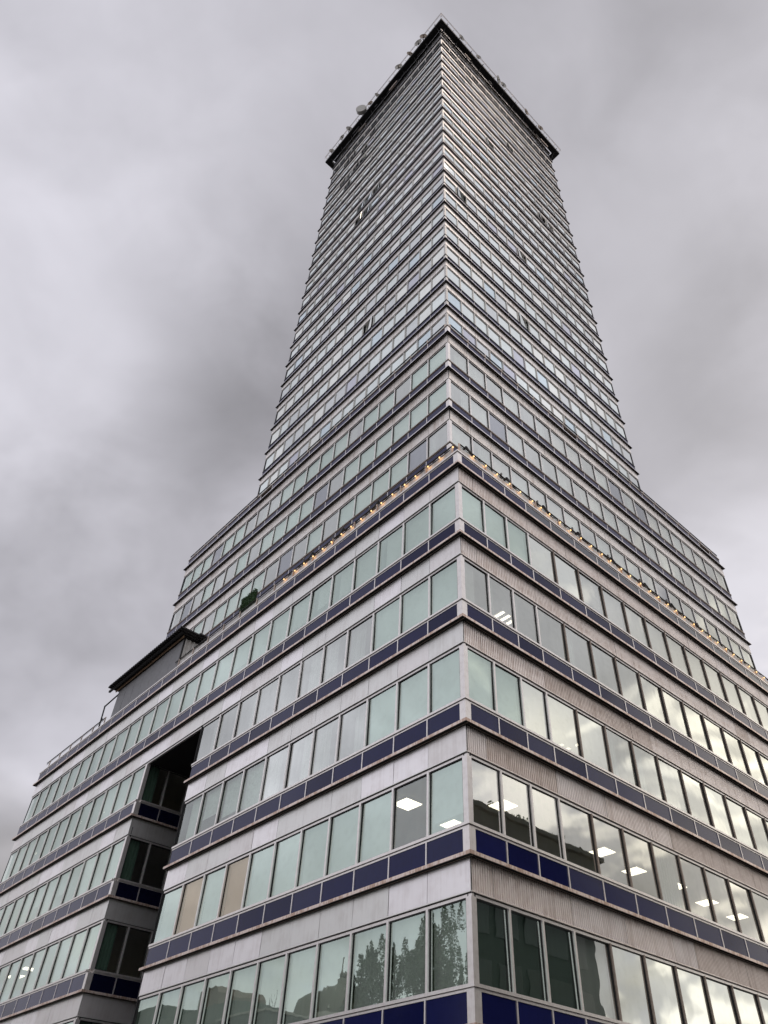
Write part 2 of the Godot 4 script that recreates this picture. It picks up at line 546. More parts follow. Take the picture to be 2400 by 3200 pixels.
func spandrel(f: Face, y: float, cuts: Array, style: String, m: String) -> void:
	var y0 := y - 0.78
	for i in cuts.size() - 1:
		var a: float = cuts[i] + 0.007
		var b: float = cuts[i + 1] - 0.007
		var proud := rng.randf_range(-0.004, 0.004)
		var aged: String = m
		if m == "ribbed_aluminium":
			aged = ["ribbed_aluminium", "ribbed_brown", "ribbed_grey", "ribbed_aluminium"][rng.randi() % 4]
		elif m == "aluminium":
			aged = ["aluminium", "aluminium", "aluminium_dull", "aluminium_bright"][rng.randi() % 4]
		if style == "ribbed":
			var p := piece("spandrel_panel", f, a, b, y0, y - 0.013, 0.17 + proud, 0.17 + proud, aged)
			p.mesh = rib_sheet(f, b - a, 0.767, 0.086, 0.034)
		else:
			var p := piece("spandrel_panel", f, a, b, y0, y - 0.013, 0.17 + proud, 0.20 + proud, aged)
			p.turn = Basis(Vector3.UP, rng.randf_range(-0.004, 0.004)) * Basis(f.along, rng.randf_range(-0.008, 0.008))
	piece("panel_trim", f, cuts[0], cuts[-1], y0 - 0.03, y0 - 0.002, 0.16, 0.225, m)
	piece("backing_wall", f, cuts[0], cuts[-1], y - 0.93, y - 0.014, 0.30, 0.33, "backing")
	piece("head_bar", f, cuts[0] + 0.01, cuts[-1], y - 0.905, y - 0.835, 0.205, 0.295, "bar_aluminium")

func blue_band(f: Face, y: float, cuts: Array, m: String, bar: String, skip := 0.0, sill := "") -> void:
	if sill == "":
		sill = bar
	for i in cuts.size() - 1:
		if rng.randf() >= skip:
			if m == "slate_glass" and i < 3:
				piece("blue_panel", f, cuts[i] + 0.02, cuts[i + 1] - 0.02, y + 0.095, y + 0.715, 0.14, 0.165, "blue_glass")
				if i > 0:
					piece("panel_post", f, cuts[i] - 0.022, cuts[i] + 0.022, y + 0.091, y + 0.718, 0.115, 0.18, bar)
				continue
			piece("blue_panel", f, cuts[i] + 0.02, cuts[i + 1] - 0.02, y + 0.095, y + 0.715, 0.14, 0.165, (["blue_glass", "blue_glass", "blue_glass_worn", "blue_glass_deep"][rng.randi() % 4] if m == "blue_glass" else m))
		if i > 0:
			piece("panel_post", f, cuts[i] - 0.022, cuts[i] + 0.022, y + 0.091, y + 0.718, 0.115, 0.18, bar)
	piece("backing_wall", f, cuts[0], cuts[-1], y + 0.09, y + 0.80, 0.30, 0.33, "backing")
	var lead: float = 0.22 if f.out.x < -0.5 else 0.045
	var first: float = cuts[0]
	var near: bool = first < 1.0
	piece("sill_rail", f, first - lead if near else first, cuts[-1], y + 0.72, y + 0.775, 0.125, 0.295, sill)
	piece("sill", f, (first - (0.255 if f.out.x < -0.5 else 0.013)) if near else first, cuts[-1], y + 0.787, y + 0.86, 0.09, 0.33, sill)

func corner_post(f: Face, y0: float, y1: float, u: float, m: String) -> void:
	var d := 0.115 if y1 - y0 < 1.0 else 0.165
	piece("corner_post", f, d, 0.345, y0, y1, d, 0.345, m)

func even(a: float, b: float, n: int) -> Array:
	var l := []
	for i in n + 1:
		l.append(lerpf(a, b, float(i) / n))
	return l

func mullions(f: Face, cuts: Array, y0: float, y1: float, bar: String, wide: float) -> void:
	for i in range(1, cuts.size() - 1):
		piece("mullion", f, cuts[i] - wide * 0.5, cuts[i] + wide * 0.5, y0, y1, 0.16, 0.27, bar)

func near_look(face: String, lev: int, i: int) -> Dictionary:
	# what hangs behind one window of the lower storeys
	var r := rng.randf()
	var d := {"pane": "green_pane" if face != "right" else "grey_pane", "blind": "blind_pale" if face != "right" else "blind_cream"}
	if face == "right" and lev <= -5:
		if i < 3:
			return {"pane": "green_pane", "blind": "dark_reflection"}  # dark green sheet paints the mirrored block, no real blind
		return {"pane": "grey_pane" if i == 3 else "bright_pane", "blind": "blind_pale"}
	if lev <= -5 and face == "left":
		return {"pane": "low_pane", "blind": "blind_pale", "steady": 0.1}
	if lev == -4:
		if face == "right":
			return {"pane": "lit_pane", "blind": "curtain", "part": 0.82, "flip": true} if i == 6 else {"pane": "lit_pane"}
		if face == "left":
			if i == 1:
				return {"pane": "clear_pane"}
			if i == 0:
				return {"pane": "green_pane", "blind": "blind_pale", "drop": 0.78}
			if i == 7 or i == 9:
				return {"pane": "tan_pane", "blind": "blind_tan"}
			return d
	if lev == -3:
		if face == "right":
			if i < 2:
				return {"pane": "green_pane", "blind": "blind_pale"}
			if i < 4:
				return {"pane": "bright_pane", "blind": "blind_cream", "drop": 0.8}
			return {"pane": "grey_pane", "blind": "curtain", "part": rng.randf_range(0.2, 0.6)} if r < 0.5 else {"pane": "bright_pane"}
		if face == "left":
			if i >= 7:
				return {"pane": "clear_pane", "blind": "painted_paper", "drop": [1.0, 0.8, 0.62, 0.9][mini(i - 7, 3)], "part": 1.0 if i < 10 else 0.7}
			if i >= 3:
				return {"pane": "grey_pane", "blind": "curtain", "part": 0.55, "flip": i % 2 == 0}
			return d
	if lev == -2:
		if face == "right":
			return {"pane": "grey_pane", "blind": "blind_pale" if i == 0 else "curtain", "part": 0.55 if i == 0 else rng.randf_range(0.15, 0.5), "flip": false} if r < 0.7 else {"pane": "grey_pane"}
		if face == "left" and i > 2:
			return {"pane": "grey_pane", "blind": "curtain", "part": rng.randf_range(0.3, 0.8), "flip": r < 0.5} if r < 0.75 else {"pane": "grey_pane"}
		return d
	if lev == -1:
		if face == "right":
			return {"pane": "green_pane", "blind": "blind_pale"} if i < 3 else ({"pane": "bright_pane", "blind": "blind_pale"} if i < 5 else {"pane": "grey_pane", "blind": "blind_cream", "drop": rng.randf_range(0.7, 1.0)})
		return {"pane": "green_pane", "blind": "blind_pale", "drop": 1.0 if r < 0.5 else rng.randf_range(0.55, 0.95), "part": 1.0 if r < 0.7 else 0.8, "flip": r > 0.85}
	if face == "return":
		return {"pane": "clear_pane", "blind": "green_curtain", "part": 0.6, "drop": 0.95} if i == 0 else {"pane": "clear_pane"}
	if r < 0.45:
		return d
	if r < 0.7:
		d.drop = rng.randf_range(0.5, 0.95)
		return d
	if r < 0.85:
		d.blind = "curtain"
		d.part = rng.randf_range(0.3, 0.8)
		return d
	return {"pane": d.pane}

func far_look() -> String:
	var r := rng.randf()
	return "far_pane" if r < 0.50 else "far_pane_pale" if r < 0.74 else "far_pane_grey" if r < 0.89 else "far_pane_blue" if r < 0.96 else "far_pane_lilac"

func office_tower() -> void:
	tower = thing("office_tower", "stepped glass office tower with aluminium bands and navy panels", "building")
	var left := Face.new(Vector3(0, TOP, 0), Vector3(0, 0, -1), Vector3(-1, 0, 0))
	var right := Face.new(Vector3(0, TOP, 0), Vector3(1, 0, 0), Vector3(0, 0, 1))
	var wing := Face.new(Vector3(0, TOP, -21.65), Vector3(1, 0, 0), Vector3(0, 0, 1))
	var lcuts := [0.345, 1.69, 3.17, 4.66, 6.15, 7.62, 9.1, 10.6, 12.1, 13.6, 15.12, 16.72]
	var rcuts := [0.345, 1.53, 2.80, 4.07]
	while rcuts[-1] < 38.0:
		rcuts.append(rcuts[-1] + 1.59)
	var wcuts := even(21.85, 39.55, 12)
	var lall := lcuts.slice(0, 11)
	lall.append_array(even(16.72, 39.55, 15))
	var tcuts := even(0.345, 5.0, 4)
	var R_END := 40.0
	# ---- the lower block, five storeys and the parapet of the terrace
	for lev in range(0, -6, -1):
		var y := lev * STOREY
		var whole := lev >= -1
		ledge(left, y, 0.0, 39.75 if whole else 16.86, "ledge_metal", true)
		ledge(right, y, 0.262, R_END, "ledge_metal", false)
		blue_band(left, y, (lall if lev >= -1 else lcuts), "blue_glass", "bar_aluminium")
		blue_band(right, y, rcuts, "slate_glass" if lev == 0 else "blue_glass", "bar_aluminium")
		var sl: Array = ([0.175] + (lall if whole else lcuts).slice(1))
		if whole:
			sl[-1] = 39.55
		spandrel(left, y, sl, "smooth", "aluminium")
		var joints := [0.205, 0.98]
		while joints[-1] < 38.5:
			joints.append(joints[-1] + [2.45, 1.2, 3.1, 2.45][joints.size() % 4])
		spandrel(right, y, joints, "ribbed", "ribbed_aluminium")
		corner_post(left, y + 0.091, y + 0.718, 0.195, "bar_aluminium")
		if lev < 0:
			corner_post(left, y + 0.862, y + 2.694, 0.195, "bar_aluminium")
			mullions(left, lall if lev == -1 else lcuts, y + 0.862, y + 2.694, "bar_aluminium", 0.08)
			for i in range(1, rcuts.size() - 1):
				piece("mullion", right, rcuts[i] - (0.036 if i < 4 else 0.027), rcuts[i] + (0.036 if i < 4 else 0.027), y + 0.862, y + 2.694, 0.16, 0.27, "bar_aluminium" if i < 4 else "bronze_bar")
			var cu: Array = lall if lev == -1 else lcuts
			for i in cu.size() - 1:
				window(left, cu[i] + 0.03, cu[i + 1] - 0.03, y + 0.865, y + 2.69, near_look("left", lev, i))
			for i in rcuts.size() - 1:
				window(right, rcuts[i] + 0.03, rcuts[i + 1] - 0.03, y + 0.865, y + 2.69, near_look("right", lev, i))
			if not whole:
				# end of the near wing, facing the slot
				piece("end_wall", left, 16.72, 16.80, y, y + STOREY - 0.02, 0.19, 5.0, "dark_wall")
				# the far wing beyond the slot, with its short return face
				ledge(left, y, 21.65, 39.75, "ledge_metal", true)
				ledge(wing, y, 0.262, 4.9, "ledge_metal", false)
				blue_band(left, y, wcuts, "blue_glass", "bar_aluminium")
				var ws := wcuts.duplicate()
				ws[0] = 21.825
				spandrel(left, y, ws, "smooth", "aluminium")
				piece("corner_post", left, 21.765, 21.995, y + 0.091, y + 0.718, 0.115, 0.345, "bar_aluminium")
				piece("corner_post", left, 21.815, 21.995, y + 0.862, y + 2.694, 0.165, 0.345, "bar_aluminium")
				wcuts[0] = 21.995
				mullions(left, wcuts, y + 0.862, y + 2.694, "bar_aluminium", 0.07)
				for i in wcuts.size() - 1:
					window(left, wcuts[i] + 0.03, wcuts[i + 1] - 0.03, y + 0.865, y + 2.69, near_look("wing", lev, i))
				var back := [0.345, 1.38, 2.52, 3.7, 4.85]
				blue_band(wing, y, back, "shaded_blue_glass", "bar_aluminium")
				spandrel(wing, y, [0.205, 4.85], "smooth", "aluminium")
				mullions(wing, back, y + 0.862, y + 2.694, "bar_aluminium", 0.07)
				for i in 4:
					window(wing, back[i] + 0.03, back[i + 1] - 0.03, y + 0.865, y + 2.69, near_look("return", -9, i))
	# floors, ceilings, cores behind the glass
	for lev in range(0, -6, -1):
		var y := TOP + lev * STOREY
		var spans := [[0.31, 39.5]] if lev >= -1 else [[0.31, 16.7], [21.99, 39.5]]
		for s in spans:
			var st := tris()
			add_box(st, Vector3(0.335, y - 0.80, -s[1]), Vector3(R_END, y + 0.05, -(s[0] + 0.025)))
			put("floor_slab", st.commit(), M["ceiling"], tower)
	for s in [[6.5, 16.6, TOP - 5 * STOREY, TOP - 0.8], [28.0, 39.4, TOP - 5 * STOREY, TOP - 0.8]]:
		var st := tris()
		add_box(st, Vector3(7.0, s[2], -s[1]), Vector3(R_END, s[3], -s[0]))
		put("core_wall", st.commit(), M["inner_wall"], tower)
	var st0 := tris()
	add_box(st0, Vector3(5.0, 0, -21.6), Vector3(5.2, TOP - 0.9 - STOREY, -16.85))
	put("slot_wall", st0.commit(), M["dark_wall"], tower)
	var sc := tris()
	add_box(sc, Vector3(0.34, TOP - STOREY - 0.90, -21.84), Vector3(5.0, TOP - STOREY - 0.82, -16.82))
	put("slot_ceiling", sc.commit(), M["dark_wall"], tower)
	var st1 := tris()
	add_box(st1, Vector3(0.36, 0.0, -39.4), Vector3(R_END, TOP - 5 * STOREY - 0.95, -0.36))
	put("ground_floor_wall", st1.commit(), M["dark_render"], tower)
	for b in [[Vector3(0.4, 0, -39.7), Vector3(R_END, TOP, -39.52)], [Vector3(R_END - 0.1, 0, -39.5), Vector3(R_END + 0.1, TOP, -0.4)]]:
		var st := tris()
		add_box(st, b[0], b[1])
		put("rear_wall", st.commit(), M["aluminium"], tower)
	# ---- the middle block
	var mid := Vector3(3.534, TOP - 0.44, -3.808)
	var ml := Face.new(mid, Vector3(0, 0, -1), Vector3(-1, 0, 0))
	var mr := Face.new(mid, Vector3(1, 0, 0), Vector3(0, 0, 1))
	block(ml, mr, 30.345, 30.935, 20, 0, 5, "blue_glass", true)
	# ---- the tower shaft
	var tc := Vector3(6.8715, TOP, -7.0856)
	var tl := Face.new(tc, Vector3(0, 0, -1), Vector3(-1, 0, 0))
	var tr := Face.new(tc, Vector3(1, 0, 0), Vector3(0, 0, 1))
	block(tl, tr, 24.50, 24.39, 16, 5, 29, "blue_glass_worn", false)
	# roof platform: a dark walkway carried out past the walls
	var py := TOP + 28.9 * STOREY
	var lo := Vector2(5.98, -32.7)
	var hi := Vector2(32.25, -6.12)
	var st2 := tris()
	for b in [[lo.x, lo.y, lo.x + 0.8, hi.y], [hi.x - 0.8, lo.y, hi.x, hi.y], [lo.x + 0.8, hi.y - 0.8, hi.x - 0.8, hi.y], [lo.x + 0.8, lo.y, hi.x - 0.8, lo.y + 0.8]]:
		add_box(st2, Vector3(b[0], py, b[1]), Vector3(b[2], py + 0.6, b[3]))
	put("walkway", st2.commit(), M["roof_black"], tower)
	for k in 11:
		for side in 2:
			var u := 1.2 + k * 2.42
			var a := Vector3(lo.x + 0.3, py + 0.1, hi.y - u) if side == 0 else Vector3(lo.x + u, py + 0.1, hi.y - 0.3)
			var b := Vector3(tc.x + 0.5, py - 2.0, hi.y - u) if side == 0 else Vector3(lo.x + u, py - 2.0, tc.z - 0.5)
			var s := tris()
			tube(s, a, b, 0.05)
			tube(s, Vector3(a.x, py + 0.05, a.z), Vector3(b.x, py + 0.05, b.z), 0.05)
			var e := a + (Vector3(-0.5, 0.2, 0) if side == 0 else Vector3(0, 0.2, 0.5))
			tube(s, a, e, 0.045)
			put("bracket", s.commit(), M["black_metal"], tower)
	for side in 2:
		var s := tris()
		for r in [[0.55, 0.02], [1.15, 0.025]]:
			var a := Vector3(lo.x - 0.25, py + 0.6 + r[0], hi.y + 0.25)
			var b := Vector3(lo.x - 0.25, py + 0.6 + r[0], lo.y) if side == 0 else Vector3(hi.x + 0.25, py + 0.6 + r[0], hi.y + 0.25)
			tube(s, a, b, r[1], 5)
		var rail := put("walkway_rail", s.commit(), M["post_metal"], tower)
		for k in 22:
			var u := 0.1 + k * 1.25
			var a := Vector3(lo.x - 0.25, py + 0.55, hi.y + 0.25 - u) if side == 0 else Vector3(lo.x - 0.25 + u, py + 0.55, hi.y + 0.25)
			var q := tris()
			tube(q, a, a + Vector3(0, 1.2, 0), 0.02, 5)
			tube(q, a, a + (Vector3(0.3, 0.02, 0) if side == 0 else Vector3(0, 0.02, -0.3)), 0.02, 5)
			put("rail_post", q.commit(), M["post_metal"], rail)
	# pipes, trays and panels hung in the open top storey
	for k in 26:
		var side := k % 2
		var u := rng.randf_range(1.0, 23.0)
		var y0 := TOP + 28.0 * STOREY + rng.randf_range(1.6, 2.8)
		var f := tl if side == 0 else tr
		var s := tris()
		var at := f.at(u, y0 - TOP, rng.randf_range(-0.55, -0.1))
		add_box(s, at, at + f.size(rng.randf_range(0.5, 1.8), rng.randf_range(0.15, 0.6), 0.12))
		put("service_panel", s.commit(), M["post_metal"] if k % 3 == 0 else M["black_metal"], tower)
	flush_pieces()

func block(l: Face, r: Face, ld: float, rw: float, bays: int, from: int, to: int, blue: String, middle: bool) -> void:
	var lc := even(0.345, ld - 0.345, bays)
	var rc := even(0.345, rw - 0.345, bays)
	for lev in range(from, to + 1):
		var y := lev * STOREY
		var top := lev == to
		var plain := "pale_aluminium"
		var bar := "bar_aluminium" if middle else "far_bar"
		for k in 2:
			var f := l if k == 0 else r
			var w := ld if k == 0 else rw
			var cuts: Array = lc if k == 0 else rc
			if lev > from:
				ledge(f, y, 0.0 if k == 0 else 0.262, w, "pale_ledge", k == 0, 0.065)
				var sp := []
				if middle:
					sp = [0.175 if k == 0 else 0.21]
					while sp[-1] < w - 2.6:
						sp.append(sp[-1] + [2.0, 1.55, 3.1][sp.size() % 3])
					sp.append(w - 0.2)
				else:
					sp = even(0.175 if k == 0 else 0.21, w - 0.2, 8)
				# the panels at the far end of the left side are smooth sheet
				spandrel(f, y, sp, "ribbed" if middle else "smooth", plain if lev < 29 else "dark_bar")
			if top and not middle:
				continue
			if lev > from or middle:
				blue_band(f, y, cuts, "backing" if lev == 28 else blue, bar, 0.12 if top else 0.0, "bronze_bar" if middle else "dark_bar")  # tower sills: their shadow line is put into a dark colour
			if k == 0:
				corner_post(f, y + 0.091, y + 0.718, 0.195, bar)
			if top:
				continue
			if k == 0:
				corner_post(f, y + 0.862, y + 2.694, 0.195, bar)
			mullions(f, cuts, y + 0.862, y + 2.694, bar, 0.065 if middle else 0.075)
			piece("corner_post", f, w - 0.345, w - 0.20, y + 0.09, y + 2.694, 0.2, 0.34, "gasket_shade")
			for i in cuts.size() - 1:
				var a: float = cuts[i] + 0.03
				var b: float = cuts[i + 1] - 0.03
				if middle:
					var r0 := rng.randf()
					var look := {"pane": "green_pane" if k == 0 else "grey_pane", "blind": "blind_pale" if rng.randf() < 0.5 else "blind_cream", "drop": 1.0, "part": 1.0}
					if r0 > 0.45:
						look.drop = rng.randf_range(0.6, 0.95)
					if r0 > 0.62:
						look.pane = "grey_pane"
						look.blind = "curtain"
						look.drop = 1.0
						look.part = rng.randf_range(0.25, 0.8)
						look.flip = rng.randf() < 0.5
					if r0 > 0.78:
						look = {"pane": "grey_pane" if rng.randf() < 0.75 else "dusk_pane"}
					window(f, a, b, y + 0.865, y + 2.69, look)
				elif lev == 28:
					far_window(f, a, b, y + 0.865, y + 2.69, "far_pane_black")
				elif lev == 27:
					far_window(f, a, b, y + 0.865, y + 2.69, "far_pane_teal" if rng.randf() < 0.7 else "far_pane_grey")
				else:
					var open := 0.0
					var key := lev * 100 + i
					if (k == 0 and key in [2612, 2613, 2609, 2510, 2411, 2412, 2413, 2410, 2312, 1908, 1909, 1907, 1808, 1809, 1006]) or (k == 1 and key in [2105, 1911, 1912, 1401, 1407, 1006, 2308]):
						open = rng.randf_range(0.14, 0.34)
					far_window(f, a, b, y + 0.865, y + 2.69, far_look(), open)
	# closed behind, so that daylight comes in through the glass alone
	var c := l.corner
	var y1 := c.y + to * STOREY
	var y0 := c.y + from * STOREY
	if middle:
		for lev in range(from, to + 1):
			var st := tris()
			add_box(st, Vector3(c.x + 0.335, c.y + lev * STOREY - 0.80, c.z - ld + 0.3), Vector3(c.x + rw - 0.3, c.y + lev * STOREY + 0.05, c.z - 0.335))
			put("floor_slab", st.commit(), M["ceiling"], tower)
		var st := tris()
		add_box(st, Vector3(c.x + 5.0, y0, c.z - ld + 0.4), Vector3(c.x + rw - 0.4, y1, c.z - 5.0))
		put("core_wall", st.commit(), M["inner_wall"], tower)
	else:
		var st := tris()
		add_box(st, Vector3(c.x + 0.6, y0, c.z - ld + 0.6), Vector3(c.x + rw - 0.6, y1 - 0.1, c.z - 0.6))
		put("core_wall", st.commit(), M["backing"], tower)
		var sr := tris()
		add_box(sr, Vector3(c.x + 0.3, y1 - 0.1, c.z - ld + 0.3), Vector3(c.x + rw - 0.3, y1 + 0.2, c.z - 0.3))
		put("roof", sr.commit(), M["roof_black"], tower)
		var su := tris()
		add_box(su, Vector3(c.x + 0.35, y1 + 0.2, c.z - ld + 0.35), Vector3(c.x + rw - 0.35, y1 + 4.5, c.z - 0.35))
		put("plant_room", su.commit(), M["roof_black"], tower)
	for b in [[Vector3(c.x + 0.4, y0, c.z - ld + 0.2), Vector3(c.x + rw - 0.25, y1, c.z - ld + 0.3)], [Vector3(c.x + rw - 0.3, y0, c.z - ld + 0.31), Vector3(c.x + rw - 0.2, y1, c.z - 0.4)]]:
		var st := tris()
		add_box(st, b[0], b[1])
		put("rear_wall", st.commit(), M["aluminium"], tower)

# ------------------------------------------------------------------ lamps seen through the glass
func ceiling_light(x: float, y: float, z: float, w: float, d: float, label: String, tubes := 0) -> void:
	var t := thing("ceiling_light", label, "ceiling light", Vector3(x, y, z), "lit ceiling lights inside the offices")
	if tubes == 0:
		put("housing", box_mesh(Vector3(w + 0.05, 0.04, d + 0.05)), M["ceiling"], t, Vector3(0, -0.02, 0))
		put("lamp_face", box_mesh(Vector3(w, 0.02, d)), M["lamp_face"], t, Vector3(0, -0.052, 0))
	else:
		put("housing", box_mesh(Vector3(w + 0.1, 0.04, d + 0.05)), M["ceiling"], t, Vector3(0, -0.02, 0))
		for k in tubes:
			put("lamp_tube", box_mesh(Vector3(0.11, 0.03, d)), M["lamp_face"], t, Vector3(lerpf(-w * 0.4, w * 0.4, float(k) / maxi(1, tubes - 1)), -0.057, 0))
	var a := AreaLight3D.new()
	a.name = "light"
	a.area_size = Vector2(w, d)
	a.area_normalize_energy = false
	a.light_energy = 0.35
	a.light_color = Color(1.0, 0.97, 0.86)
	a.shadow_enabled = true
	a.area_range = 12.0
	t.add_child(a)
	a.position = Vector3(0, -0.09, 0)
	a.rotation_degrees = Vector3(-90, 0, 0)

func lamps() -> void:
	var y4 := TOP - 3 * STOREY - 0.80
	for q in [[3.44, -1.80, "lit square light behind the second pane from the corner, ribbed side"], [8.58, -1.92, "lit square light above a mirrored roof edge, fifth pane of the ribbed side"],
			[10.85, -2.22, "sliver of lit square light beside a curtain with a potted plant"], [13.25, -2.10, "lit square light cut by a blind cord, ribbed side"],
			[15.62, -2.20, "lit square light, middle of the last three on the ribbed side"], [18.02, -2.28, "lit square light nearest the picture edge on the ribbed side"],
			[1.32, -3.80, "large lit square light in the dark pane beside the corner, smooth side"], [3.45, -3.92, "lit square light half hidden by a sill at the corner pane"]]:
		ceiling_light(q[0], y4, q[1], 0.63, 0.63, q[2])
	ceiling_light(1.40, y4, -32.9, 0.6, 0.6, "lit square light in the far wing, upper of the pair low in the picture")
	ceiling_light(1.55, y4, -35.1, 0.6, 1.1, "long lit light in the far wing, lower of the pair low in the picture")
	ceiling_light(1.27, TOP - STOREY - 0.80, -29.4, 0.35, 0.6, "small lit light in the far wing, nearest the dark slot")
	ceiling_light(1.05, TOP - STOREY - 0.80, -31.5, 0.35, 0.6, "small lit light in the far wing, second from the dark slot")
	ceiling_light(1.45, TOP - STOREY - 0.80, -38.2, 0.35, 0.6, "small lit light at the outer end of the far wing")
	ceiling_light(3.92, TOP - STOREY - 0.80, -1.58, 0.8, 0.55, "three white tubes in the second pane of the ribbed side", 3)
	ceiling_light(7.58, TOP - 2 * STOREY - 0.80, -2.0, 0.5, 0.6, "two faint tubes in the glaring white pane", 2)

# ------------------------------------------------------------------ the café terrace on the lower block
func railing(called: String, f: Face, y: float, u0: float, u1: float, step: float, high: float, post: String, glassy: bool) -> void:
	var st := tris()
	var a := f.at(u0, y + high, 0.19)
	var b := f.at(u1, y + high, 0.19)
	tube(st, a, b, 0.035, 6)
	var rail := put(called, st.commit(), M["black_metal"], tower)
	var s2 := tris()
	tube(s2, f.at(u0, y + high - 0.12, 0.19), f.at(u1, y + high - 0.12, 0.19), 0.012, 5)
	put("lower_rail", s2.commit(), M["black_metal"], rail)
	var n := int((u1 - u0) / step)
	for i in n + 1:
		var u := u0 + i * step
		put("rail_post", box_mesh(f.size(0.07, high - 0.86, 0.05)), M[post], rail, f.at(u, y + 0.86 + (high - 0.86) * 0.5, 0.18))
		if glassy and i < n:
			put("rail_panel", box_mesh(f.size(step - 0.12, 0.30, 0.012)), M["white_sheet"], rail, f.at(u + step * 0.5, y + 1.12, 0.21))

func string_light(f: Face, spots: Array, label: String) -> void:
	var t := thing("string_light", label, "string light", f.at(spots[0], 1.25, 0.12), "strings of bulbs on the terrace railing")
	var st := tris()
	for i in spots.size() - 1:
		var a := f.at(spots[i], 1.30, 0.12) - t.position
		var b := f.at(spots[i + 1], 1.30, 0.12) - t.position
		var m := (a + b) * 0.5 - Vector3(0, 0.09, 0)
		tube(st, a, m, 0.008, 4)
		tube(st, m, b, 0.008, 4)
	put("cable", st.commit(), M["black_metal"], t)
	var s := SphereMesh.new()
	s.radius = 0.033
	s.height = 0.08
	s.radial_segments = 10
	s.rings = 6
	for u in spots:
		var p := f.at(u, 1.21, 0.12) - t.position
		var b := put("bulb", s, M["bulb_glass"], t, p)
		put("socket", box_mesh(Vector3(0.04, 0.06, 0.04)), M["black_metal"], b, Vector3(0, 0.09, 0))
		var o := OmniLight3D.new()
		o.name = "glow"
		o.light_color = Color(1.0, 0.72, 0.4)
		o.light_energy = 0.02
		o.light_size = 0.05
		o.omni_range = 4.0
		o.shadow_enabled = true
		b.add_child(o)

func awning(f: Face, u0: float, u1: float, cloth: bool, label: String) -> void:
	var t := thing("terrace_awning", label, "awning", f.at((u0 + u1) * 0.5, 0.9, 0.5), "awning frames along the terrace railing")
	for e in [[u0, 1.0], [u1, -1.0]]:
		var st := tris()
		var top := f.at(e[0], 2.12, 0.5) - t.position
		tube(st, top, f.at(e[0] + 0.32 * e[1], 1.35, 0.30) - t.position, 0.048)
		tube(st, top, f.at(e[0] - 0.30 * e[1], 1.42, 1.05) - t.position, 0.048)
		tube(st, f.at(e[0] - 0.22 * e[1], 1.42, 0.95) - t.position, f.at(e[0] - 0.22 * e[1], 0.1, 0.95) - t.position, 0.048)
		put("frame", st.commit(), M["black_metal"], t)
	if cloth:
		# sagging cloth slung between the two frames
		var st := tris()
		var n := 10
		for i in n:
			for j in 2:
				var q := []
				for c in [[i, j], [i, j + 1], [i + 1, j + 1], [i + 1, j]]:
					var s := float(c[0]) / n
					var sag := 0.20 * sin(PI * s) + 0.10 * s
					q.append(f.at(lerpf(u0, u1, s), lerpf(2.10, 1.46, c[1] * 0.5) - sag * (1.0 - c[1] * 0.5), lerpf(0.5, 0.26, c[1] * 0.5)) - t.position)
				quad(st, q[0], q[1], q[2], q[3])
				var th: Vector3 = f.out * -0.02
				quad(st, q[3] + th, q[2] + th, q[1] + th, q[0] + th)
		put("canopy", st.commit(), M["canvas"], t)

